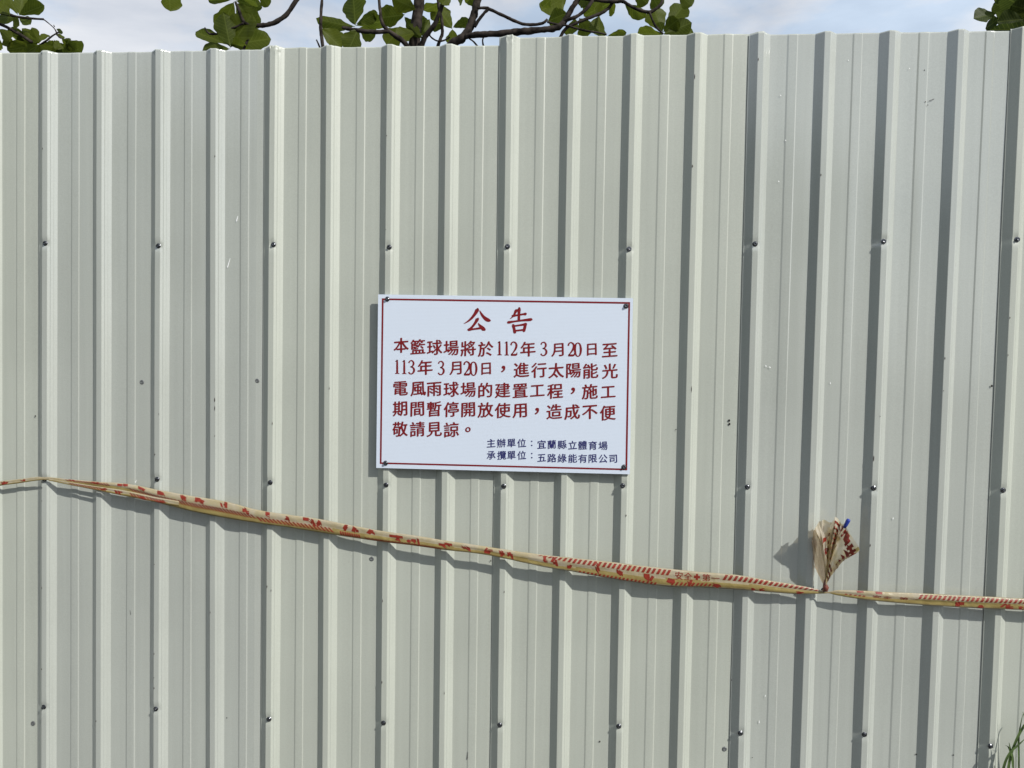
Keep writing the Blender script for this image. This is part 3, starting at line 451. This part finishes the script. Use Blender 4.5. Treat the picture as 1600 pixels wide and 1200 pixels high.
for lo, hi in ((0, 5), (5, 13)):
    V = []; F = []
    for i in range(lo, hi): brush(V, F, heads[i], yl-.00006*(i % 5))
    place('heading_character', V, F, M_red, sign)
FAT = 1.06
# digits drawn as brush shapes, in a 100 high box centred on 0
DG = {'1': [[(-12,-36,3),(-4,-40,8),(1,-45,10)], [(1,-47,11),(1,0,14),(1,42,14)], [(-14,45,5),(1,44,7),(16,45,5)]],
 '2': [[(-19,-24,12),(-15,-38,10),(-2,-46,9),(13,-38,12),(18,-22,15),(12,0,14),(-4,24,9),(-18,40,8)], [(-20,41,13),(0,41,14),(17,39,13),(22,24,3)]],
 '3': [[(-18,-30,11),(-10,-43,8),(4,-45,9),(14,-34,12),(14,-20,13),(6,-8,9),(-7,-4,6)], [(-7,-4,6),(8,0,10),(18,13,14),(16,30,14),(4,43,9),(-10,43,8),(-19,32,12)]],
 '0': [[(0,-46,7),(-13,-36,11),(-19,-12,15),(-19,12,15),(-13,36,11),(0,46,7),(13,36,11),(19,12,15),(19,-12,15),(13,-36,11),(0,-46,7)]]}
def put(V, F, ch, cx, cy, size, y, dx=.010, xs=1.0):
    if ch in DG:
        for s in DG[ch]: brush(V, F, [(cx+a*size/100*xs, cy+b*size/100, max(wd*size/100*.92, .5)) for a, b, wd in s], y-.00005*(cx % 3))
        return
    vs_, fs, gw, gh = glyph(ch); k = size*xs
    for li, (off, oy) in enumerate(((-dx, -.006), (0, .012), (dx, .006), (0, -.012))):
        n = len(V)
        for a, b in vs_:
            # brush hand: cross strokes rise to the right, feet spread a little
            aa = a*(1+.05*(-b))+off; bb = b+a*.075+oy
            X, Z = CP(cx+aa*k, cy-bb*size); V.append((X, y-.00009*li, Z))
        F += [tuple(n+i for i in f) for f in fs]
LINES = [
 [('本',212,358),('籃',308,365),('球',405,370),('場',500,373),('將',598,375),('於',698,378),('1',776,374),('1',817,375),('2',858,377),('年',938,378),('3',1027,378),('月',1105,383),('2',1182,380),('0',1220,381),('日',1298,380),('至',1398,384)],
 [('1',188,480),('1',229,481),('3',271,483),('年',350,483),('3',442,487),('月',525,487),('2',590,489),('0',628,490),('日',700,490),('，',797,492),('進',900,497),('行',1000,498),('太',1097,500),('陽',1195,500),('能',1290,502),('光',1398,503)],
 [('電',208,603),('風',310,605),('雨',402,607),('球',500,608),('場',597,610),('的',695,612),('建',793,613),('置',893,615),('工',990,615),('程',1090,618),('，',1190,616),('施',1285,620),('工',1388,622)],
 [('期',205,718),('間',305,720),('暫',402,720),('停',500,722),('開',597,724),('放',695,725),('使',793,728),('用',890,730),('，',987,732),('造',1085,735),('成',1185,737),('不',1285,738),('便',1385,742)],
 [('敬',205,835),('請',305,835),('見',402,836),('諒',500,838),('。',595,838)]]
SPC = {'，':1.15, '。':1.0, '：':.9, '日':.86, '月':.92, '工':.95}
for ln in LINES:
    for ch, x, y in ln:
        V = []; F = []; put(V, F, ch, x, y, (84 if ch in DG else 91*SPC.get(ch, 1)), yl, dx=.026)
        place('character', V, F, M_red, sign)
for ln in ([('主',727,915),('辦',785,915),('單',842,915),('位',900,915),('：',957,917),('宜',1013,922),('蘭',1070,923),('縣',1128,924),('立',1187,926),('體',1243,928),('育',1300,929),('場',1357,931)],
           [('承',727,985),('攬',787,985),('單',842,985),('位',900,985),('：',957,987),('五',1013,1000),('路',1070,1001),('綠',1128,1002),('能',1187,1003),('有',1243,1004),('限',1300,1004),('公',1357,1005),('司',1413,1006)]):
    for ch, x, y in ln:
        V = []; F = []; put(V, F, ch, x, y, 53*SPC.get(ch, 1), yl, dx=.018)
        place('character', V, F, M_navy, sign)['label'] = 'small navy blue character'
for cx, cy in ((132,96),(1491,133),(122,1029),(1473,1053)):
    x, z = CP(cx, cy); o = link('screw', SM, sign, Vector((x, YF-.0004, z))-sign.location); yaw(o)

# ------------------------------------------------------------------ barrier tape
tape = empty('barrier_tape', (TAPE[5][1], TAPE[5][2], TAPE[5][3]), 'folded yellow and red safety tape strung across the whole fence with a tied bunch', 'tape')
def shadow_bulge(wx):   # hidden back bulge between ribs, added so the cast shadow meets the tape
    i = int(wx//.2); x0 = ribx(i, 1.1)+.03; x1 = ribx(i+1, 1.1)-.012
    if wx < x0 or wx > x1: return 0
    return math.sin(math.pi*(wx-x0)/(x1-x0))**.5
class Ribbon:
    tilt = True
    def __init__(s, rows, seed):
        s.P = smoothline(rows, 10); s.seed = seed; s.x = [p[0] for p in s.P]
    def at(s, x):
        X = s.x
        if x <= X[0]: return s.P[0]
        if x >= X[-1]: return s.P[-1]
        lo, hi = 0, len(X)-1
        while hi-lo > 1:
            m = (lo+hi)//2
            if X[m] <= x: lo = m
            else: hi = m
        t = (x-X[lo])/(X[hi]-X[lo]+1e-9); return [a+(b-a)*t for a, b in zip(s.P[lo], s.P[hi])]
    def pt(s, x, v, off=0.):
        _, wx, wy, zt, zb = s.at(x); h = zt-zb; T = min(.0065, .22*h)
        v = max(0, min(1, v))
        fold = .5*math.sin(2*math.pi*(v*1.35+.15*math.sin(x*.011+s.seed)))+.5*noise.noise(Vector((x*.02, v*3.2, s.seed)))
        y = min(-.0045, wy)*(1-v)+(wy+.0)*v-T*(math.sin(math.pi*v)**.7*.55+.42*fold*math.sin(math.pi*v)) if s.tilt else wy-T*(math.sin(math.pi*v)**.7*1.25)
        z = zt-h*v+.0006*noise.noise(Vector((x*.05, v*2, s.seed+4)))
        return Vector((wx, y-off, z))
    def build(s, name, m, parent):
        NV = 11; V = []; F = []
        for x in s.x:
            for j in range(NV): V.append(s.pt(x, j/(NV-1)))
            _, wx, wy, zt, zb = s.at(x); h = zt-zb; T = min(.004, .15*h)
            for j in range(1, 5): v = 1-j/5; f = s.pt(x, v); g = shadow_bulge(wx); V.append(Vector((wx, min(f.y+T*math.sin(math.pi*v)*.9+.0004, -.001)+g*.004*math.sin(math.pi*min(1, (v*.9+.1))**.6), zt-h*v)))
        n = NV+4
        for i in range(len(s.x)-1):
            for j in range(n): F.append((i*n+j, i*n+(j+1)%n, (i+1)*n+(j+1)%n, (i+1)*n+j))
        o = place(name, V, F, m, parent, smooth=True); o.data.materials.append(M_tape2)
        for pi, p in enumerate(o.data.polygons):
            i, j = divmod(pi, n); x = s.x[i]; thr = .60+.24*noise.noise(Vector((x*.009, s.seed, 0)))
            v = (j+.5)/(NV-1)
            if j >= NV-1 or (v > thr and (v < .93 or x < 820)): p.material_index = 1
        return o
def stations(L): return [[r[0], r[1], r[2], r[3], r[4]] for r in L]
RA = Ribbon(stations(TAPE), 1.3); RB = Ribbon(stations(TAPE2), 6.1)
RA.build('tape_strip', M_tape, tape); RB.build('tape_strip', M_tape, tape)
V = []; F = []
def stripes(rb, x0, x1, pitch, v0, v1, slant=.6, duty=.55, grow=0.):
    x = x0; i = 0
    while x < x1-pitch*duty:
        f = (x-x0)/(x1-x0); vb = v0+(v1-v0)*(min(1, .25+f*3) if grow else 1); n = len(V); w_ = pitch*duty
        rows = 4
        for r in range(rows+1):
            v = v0+(vb-v0)*r/rows; sh = -slant*pitch*(r/rows-.5)
            for t in (0, 1): V.append(rb.pt(x+sh+w_*t, v, .0005))
        for r in range(rows): F.append((n+2*r, n+2*r+1, n+2*r+3, n+2*r+2))
        x += pitch*(1+.05*math.sin(i*1.7)); i += 1
def tglyph(rb, ch, x, v, size, vs_, rot=0., skew=0., dx=0.02):
    gv, fs, gw, gh = glyph(ch); ca, sa = math.cos(rot), math.sin(rot)
    for li, off in enumerate((-dx, dx)):
        n = len(V); ok = []
        for a, b in gv:
            a2, b2 = a*ca-b*sa+off, a*sa+b*ca; vv = v-b2*vs_; V.append(rb.pt(x+(a2+skew*b2)*size, vv, .0005+.00012*li)); ok.append(.02 < vv < .98)
        for f in fs:
            if all(ok[i] for i in f): F.append(tuple(n+i for i in f))
def blob(rb, x, v, w_, hv, k):
    """a cut-off piece of a printed character: slanted bars"""
    r = random.Random(int(x*7+k))
    for q in range(r.choice((3, 4, 4))):
        cx = x+r.uniform(-.35, .35)*w_; cv = v+r.uniform(-.3, .3)*hv; ang = r.choice((0, 0, 1.2, -.9, .5)); L_ = w_*r.uniform(.3, .6); n = len(V)
        th = r.uniform(2.2, 3.6)
        dxx, dv = math.cos(ang)*L_/2, math.sin(ang)*hv/2
        for sgn in (-1, -.33, .33, 1):
            for t in (-1, 1):
                vv = cv+dv*sgn+t*.115*(1 if abs(ang) < .8 else .25); V.append(rb.pt(cx+dxx*sgn+t*(th*.6 if abs(ang) > .8 else .3), max(.03, min(.97, vv)), .0005+.00004*q))
        for i in range(3): F.append((n+2*i, n+2*i+1, n+2*i+3, n+2*i+2))
stripes(RA, 842, 1051, 7.7, .06, .36, grow=1); stripes(RA, 1131, 1284, 7.9, .06, .42)
stripes(RA, 404, 524, 6.2, .50, .80, -1.2, .55); stripes(RA, 205, 400, 5.4, .42, .68, -1.2, .55); stripes(RA, 532, 566, 3.6, .62, .92, -.5, .7)
stripes(RA, 572, 692, 5.2, .78, .95, -1., .6); stripes(RA, 905, 1030, 6.2, .82, .96, .3, .5); stripes(RA, 1050, 1120, 6.4, .70, .90, .5, .5)
stripes(RA, 1436, 1640, 7.4, .10, .44); stripes(RA, 1320, 1358, 7, .52, .66, .2)
stripes(RB, 110, 160, 4.6, .2, .7, -1., .5); stripes(RB, 205, 262, 5, .25, .8, -1., .55); stripes(RA, 104, 175, 4.6, .15, .55, -1.1, .5)
for i, ch in enumerate('安全✚第一'):
    if ch == '✚':
        for (a, b, c, d) in ((-4.6,4.6,-.085,.085), (-1.7,1.7,-.20,.20)):
            n = len(V); X0 = 1056+i*14+5
            for r in range(4):
                for t in (0, 1): V.append(RA.pt(X0+(a if t == 0 else b), .33+c+(d-c)*r/3, .0005+(.0001 if b < 2 else 0)))
            F += [(n+2*r, n+2*r+1, n+2*r+3, n+2*r+2) for r in range(3)]
    else: tglyph(RA, ch, 1061+i*14.2, .33, 13.4, .50)
for i, ch in enumerate('安全'): tglyph(RA, ch, 1370+i*16, .52, 15, .30)
for i, ch in enumerate('第一'): tglyph(RA, ch, 1412+i*17, .50, 15, .26)
for k, (x, v, w_, hv) in enumerate([(8,.5,9,.6),(37,.5,9,.5),(112,.2,8,.3),(150,.25,12,.3),(192,.2,14,.3),(222,.2,12,.25),(252,.2,16,.25),(284,.2,14,.25),(312,.22,16,.25),(350,.2,14,.25),(385,.25,12,.3),
  (422,.22,13,.3),(452,.25,15,.3),(484,.3,20,.5),(497,.35,12,.4),(544,.25,14,.5),(557,.35,14,.5),(579,.35,18,.5),(618,.4,22,.6),(639,.6,6,.2),(652,.5,16,.6),(697,.5,22,.6),(728,.45,18,.5),(760,.5,18,.6),(788,.5,16,.5),(799,.5,12,.6),
  (853,.38,8,.5),(867,.4,14,.5),(890,.62,7,.3),(930,.5,14,.5),(969,.55,14,.3),(1015,.6,18,.35),(1046,.72,16,.3),(1080,.72,16,.3),(1120,.82,18,.2),(1176,.88,8,.1),(1190,.85,8,.15),(1250,.8,12,.25),
  (1344,.1,16,.12),(1375,.12,20,.12),(1500,.72,14,.3),(1533,.8,9,.2),(1572,.76,22,.35),(1596,.8,10,.2)]):
    blob(RA, x, v, w_, hv, k)
for k, (x, v, w_, hv) in enumerate([(165,.5,14,.7),(185,.5,14,.7),(225,.6,12,.5),(250,.7,14,.5)]): blob(RB, x, v, w_, hv, k+90)
place('red_print', V, F, M_print, tape)['kind'] = 'stuff'

# tied bunch
K = Vector(K)
PV = []; PF = []
for bi_, OUT in enumerate(BUNDLE):
    O = smoothline(OUT, 8); NT = 16; V = []; F = []; no = len(O)
    def bp(i, t, off=0.):
        i = max(0, min(no-1, i)); a = int(i); b = min(a+1, no-1); f = i-a
        o = Vector(O[a])*(1-f)+Vector(O[b])*f; s = i/(no-1)
        g1 = t**(1.9, 1.5, 2.0, 1.0, 1.7)[bi_]; p = Vector((K.x+(o.x-K.x)*g1, K.y+(o.y-K.y)*t**.8, K.z+(o.z-K.z)*t))
        amp = .009*t*(1-t*.25)
        p.y += amp*math.sin(s*8+bi_*2+1.5*t)-off; p.x += .0045*t*noise.noise(Vector((s*4, t*3, bi_*5)))
        p.y += .022*t*noise.noise(Vector((s*4.5, t*4, bi_*3.3)))+.007*t*noise.noise(Vector((s*13, t*9, bi_)))
        p.z += .010*t*t*noise.noise(Vector((s*6, t*2, bi_*2+.5)))
        return p
    for t in range(NT+1):
        for i in range(no): V.append(bp(i, .04+.96*t/NT))
    for t in range(NT):
        for i in range(no-1): a = t*no+i; F.append((a, a+1, a+no+1, a+no))
    bo_ = place('tape_bunch', V, F, M_film_shadow if bi_ == 3 else M_film, tape, smooth=True); bo_.data.materials.append(M_tape2)  # the brown back sheet stands for the bunch's tinted shadow
    if bi_ != 3:
        for pi, pf in enumerate(bo_.data.polygons):
            tt_, ii = divmod(pi, no-1)
            if noise.noise(Vector((ii*.22, tt_*.2, bi_*7))) > (.10 if bi_ in (1, 4) else .30)+(.25 if tt_ > 10 else -.05): pf.material_index = 1
    def pq(i0, i1, t0, t1, sk=0):
        n = len(PV); R_ = 3
        for a in range(R_+1):
            for b in range(R_+1): t = t0+(t1-t0)*a/R_; PV.append(bp((i0+(i1-i0)*b/R_+sk*(a/R_))*(no-1), t, .0012))
        for a in range(R_):
            for b in range(R_): q_ = n+a*(R_+1)+b; PF.append((q_, q_+1, q_+R_+2, q_+R_+1))
    if bi_ == 0:
        for q_ in range(7): pq(.12, .30, .50+.065*q_, .53+.065*q_, .03)
        pq(.55,.85,.70,.76); pq(.6,.85,.52,.60,.1)
    if bi_ == 1:
        for q_ in range(8): pq(.25, .85, .42+.072*q_, .455+.072*q_, .12)
    if bi_ == 2:
        for q_ in range(6): pq(.62-.02*q_, .74-.02*q_, .45+.08*q_, .50+.08*q_, .05)
        pq(.10,.22,.78,.98,.08); pq(.30,.36,.80,.97,.1); pq(.44,.5,.84,.98)
        for q_ in range(4): pq(.50+.05*q_, .53+.05*q_, .82, .94)
        pq(.2,.7,.18,.22); pq(.3,.8,.26,.31,.1); pq(.1,.6,.34,.39)
    if bi_ == 4:
        for q_ in range(4): pq(.3, .7, .5+.12*q_, .55+.12*q_, .1)
place('bunch_print', PV, PF, M_print, tape)['kind'] = 'stuff'
V = []; F = []; tube(V, F, [K+Vector((-.004,.002,-.012)), K+Vector((0,-.003,-.007)), K+Vector((.002,-.003,.001)), K+Vector((.0,0,.012)), K+Vector((.002,0,.026))], [.004,.0085,.0095,.006,.0045], 10, rough=.35)
place('knot', V, F, M_knot, tape, smooth=True)
V = []; F = []; a, b = Vector(BLUE[0]), Vector(BLUE[1]); tube(V, F, [a+(b-a)*t for t in (0,.35,.8,.95,1)], [.0045,.006,.0068,.006,.003], 8)
place('blue_end', V, F, M_blue, tape, smooth=True)
o = link('screw', SM, tape, K+Vector((0,.012,-.012))-tape.location)

# ------------------------------------------------------------------ trees beyond the fence
def leaf_mesh(seed):
    r = random.Random(seed); NXL, NYL = 18, 4; V = []; F = []
    ph = r.uniform(0, 6); cup = r.uniform(.05, .16); dr = r.uniform(-.10, .16); asy = r.uniform(-.08, .08)
    for i in range(NXL+1):
        t = i/NXL
        wd = (math.sin(math.pi*min(1, t**1.35)))**.62 if 0 < t < 1 else 0
        wd *= (.55+.52*t)*(1+.05*math.sin(t*13+ph)+.045*math.sin(t*27+ph*2))
        if t < .08: wd *= .5
        for j in range(-NYL, NYL+1):
            y = j/NYL*.5*wd; e = abs(j/NYL)
            V.append((t, y+asy*math.sin(math.pi*t), cup*abs(y)*1.2-dr*t*t+.018*e*math.sin(t*14+ph+j)))
    n = 2*NYL+1
    for i in range(NXL):
        for j in range(n-1): F.append((i*n+j, (i+1)*n+j, (i+1)*n+j+1, i*n+j+1))
    return V, F
LV = [leaf_mesh(s) for s in range(7)]
def tree(name, label, loc, branches, leaves, extra, lm, seed, group):
    r = random.Random(seed); T = empty(name, loc, label, 'tree', group)
    LM_ = [mesh('leaf', v, f, lm, True) for v, f in LV]
    for i, b in enumerate(branches):
        P = smoothline(b, 5); V = []; F = []
        tube(V, F, [p[:3] for p in P], [max(p[3], .0015) for p in P], 9, rough=.32, seed=i*3)
        place('trunk' if i == 0 else 'branch', V, F, M_bark, T, True)
    def put_leaf(a, b, wd):
        a, b = Vector(a), Vector(b); d = b-a; L_ = d.length; x = d.normalized()
        view = (Vector(CAM['loc'])-a).normalized(); rollv = r.uniform(-.75, .75)
        z = (view-x*view.dot(x)).normalized(); z = Matrix.Rotation(rollv, 3, x) @ z
        if r.random() < .5: z = -z
        y = z.cross(x)
        W_ = min(1.22*wd/max(math.cos(rollv), .5)/.93, L_*1.2)
        o = link('leaf', r.choice(LM_), T)
        m = Matrix(((x.x*L_, y.x*W_, z.x*L_, a.x), (x.y*L_, y.y*W_, z.y*L_, a.y), (x.z*L_, y.z*W_, z.z*L_, a.z), (0,0,0,1)))
        o.matrix_local = Matrix.Translation(-Vector(loc)) @ m
    for a, b, wd in leaves: put_leaf(a, b, wd)
    # the rest of the crown, above and behind the picture
    for (tip, start) in extra:
        tip, start = Vector(tip), Vector(start); mid = (tip+start)/2+Vector((r.uniform(-.1,.1), r.uniform(-.1,.1), .12)); V = []; F = []
        P = smoothline([list(start)+[.014], list(mid)+[.010], list(tip)+[.006]], 5); tube(V, F, [p[:3] for p in P], [p[3] for p in P], 6, rough=.3)
        place('branch', V, F, M_bark, T, True)
        a0 = r.uniform(0, 6)
        for q_ in range(7):
            an = a0+q_*.9; d = Vector((math.cos(an), math.sin(an), r.uniform(-.15, .6))).normalized(); ln = r.uniform(.13, .2)
            put_leaf(tip, tip+d*ln, ln*.5)
    return T
def crown(cx, cy, rx, ry, z0, z1, n, seed, sx, sz0, sz1):
    r = random.Random(seed); O = []
    for i in range(n):
        a = r.uniform(0, 6.28); q_ = r.uniform(.25, 1); z = r.uniform(z0, z1)
        O.append(((cx+rx*q_*math.cos(a), cy+ry*q_*math.sin(a), z), (sx+.1*math.cos(a), cy, sz0+(sz1-sz0)*(z-z0)/(z1-z0))))
    return O
bx = BM[0][0]
tree('almond_tree', 'large leafed tree whose trunk and bare dark boughs show above the middle of the fence', (bx[0], bx[1], 0), BM, LM, crown(bx[0]+.3, bx[1]+.4, 1.7, 1.0, 4.45, 5.3, 24, 4, bx[0]+.1, 4.3, 4.6), M_leaf, 21, 'trees behind the fence')
bx = BL[0][0]
tree('almond_tree', 'leafy tree showing over the fence at the far left corner', (bx[0], bx[1], 0), BL, LL, crown(bx[0]-.1, bx[1]+.5, .8, .8, 4.6, 5.2, 12, 6, bx[0], 4.3, 4.6), M_leaf, 22, 'trees behind the fence')
bx = BR[0][0]
tree('almond_tree', 'dark dense tree just poking over the fence at the far right corner', (bx[0], bx[1], 0), BR, LR, crown(bx[0]+.3, bx[1]+.4, .9, .7, 4.4, 5.1, 14, 8, bx[0], 4.1, 4.4), M_leaf_dark, 23, 'trees behind the fence')

# ------------------------------------------------------------------ weed at the foot of the fence
gr = empty('grass_clump', (GRASS[0][0][0]+.02, -.04, 0), 'tall green grass blades rising at the lower right foot of the fence', 'grass clump')
for i, P in enumerate(GRASS):
    P = [[gr.location.x+.006*i-.02, -.035, 0, .003]]+[list(p)+[.0045 if i in (0,1,6) else .0028] for p in P]; P[-1][3] = .0006; P = smoothline(P, 6)
    V = []; F = []
    for k, (x, y, z, w_) in enumerate(P):
        V += [(x-w_, y, z), (x, y+w_*.5, z-.0008), (x+w_, y, z)]
    for k in range(len(P)-1):
        for j in (0, 1): a = 3*k+j; F.append((a, a+1, a+4, a+3))
    place('blade', V, F, M_grass, gr, True)

# ------------------------------------------------------------------ unseen trees behind the camera, added to cut sky light on the fence
r = random.Random(77); V = []; F = []
for i in range(15):
    cx = -27+i*4+r.uniform(-.8, .8); cy = -12.5+r.uniform(-1, 1); H = r.uniform(5.8, 7.8); rx = r.uniform(2.2, 2.9)
    if cx > 6: cx = -9.5-r.uniform(0, 2); cy = -11+(i-8)*2.6  # left wing, added to keep sky light off the left-facing flanks
    tube(V, F, [(cx, cy, 0), (cx+.1, cy, H*.4), (cx, cy+.1, H*.8)], [.22, .16, .08], 7)
    for q in range(1500):
        a, b = r.uniform(0, 6.283), math.acos(r.uniform(-1, 1)); k = r.uniform(.45, 1)**.5*(1+.18*math.sin(a*3+i)*math.sin(b*4))
        c = Vector((cx+rx*k*math.sin(b)*math.cos(a), cy+rx*.8*k*math.sin(b)*math.sin(a), H*.55+H*.44*k*math.cos(b)))
        u = Vector((r.gauss(0, 1), r.gauss(0, 1), r.gauss(0, 1))).normalized(); v = u.orthogonal().normalized(); sz = r.uniform(.14, .30); n = len(V)
        V += [c-u*sz, c+v*sz*.5, c+u*sz, c-v*sz*.5]; F.append((n, n+1, n+2, n+3))
o = link('sky_block_trees', mesh('sky_block_trees', V, F, M_leaf_dark)); tag(o, 'unseen row of dark trees added behind the camera to block sky light', kind='stuff')
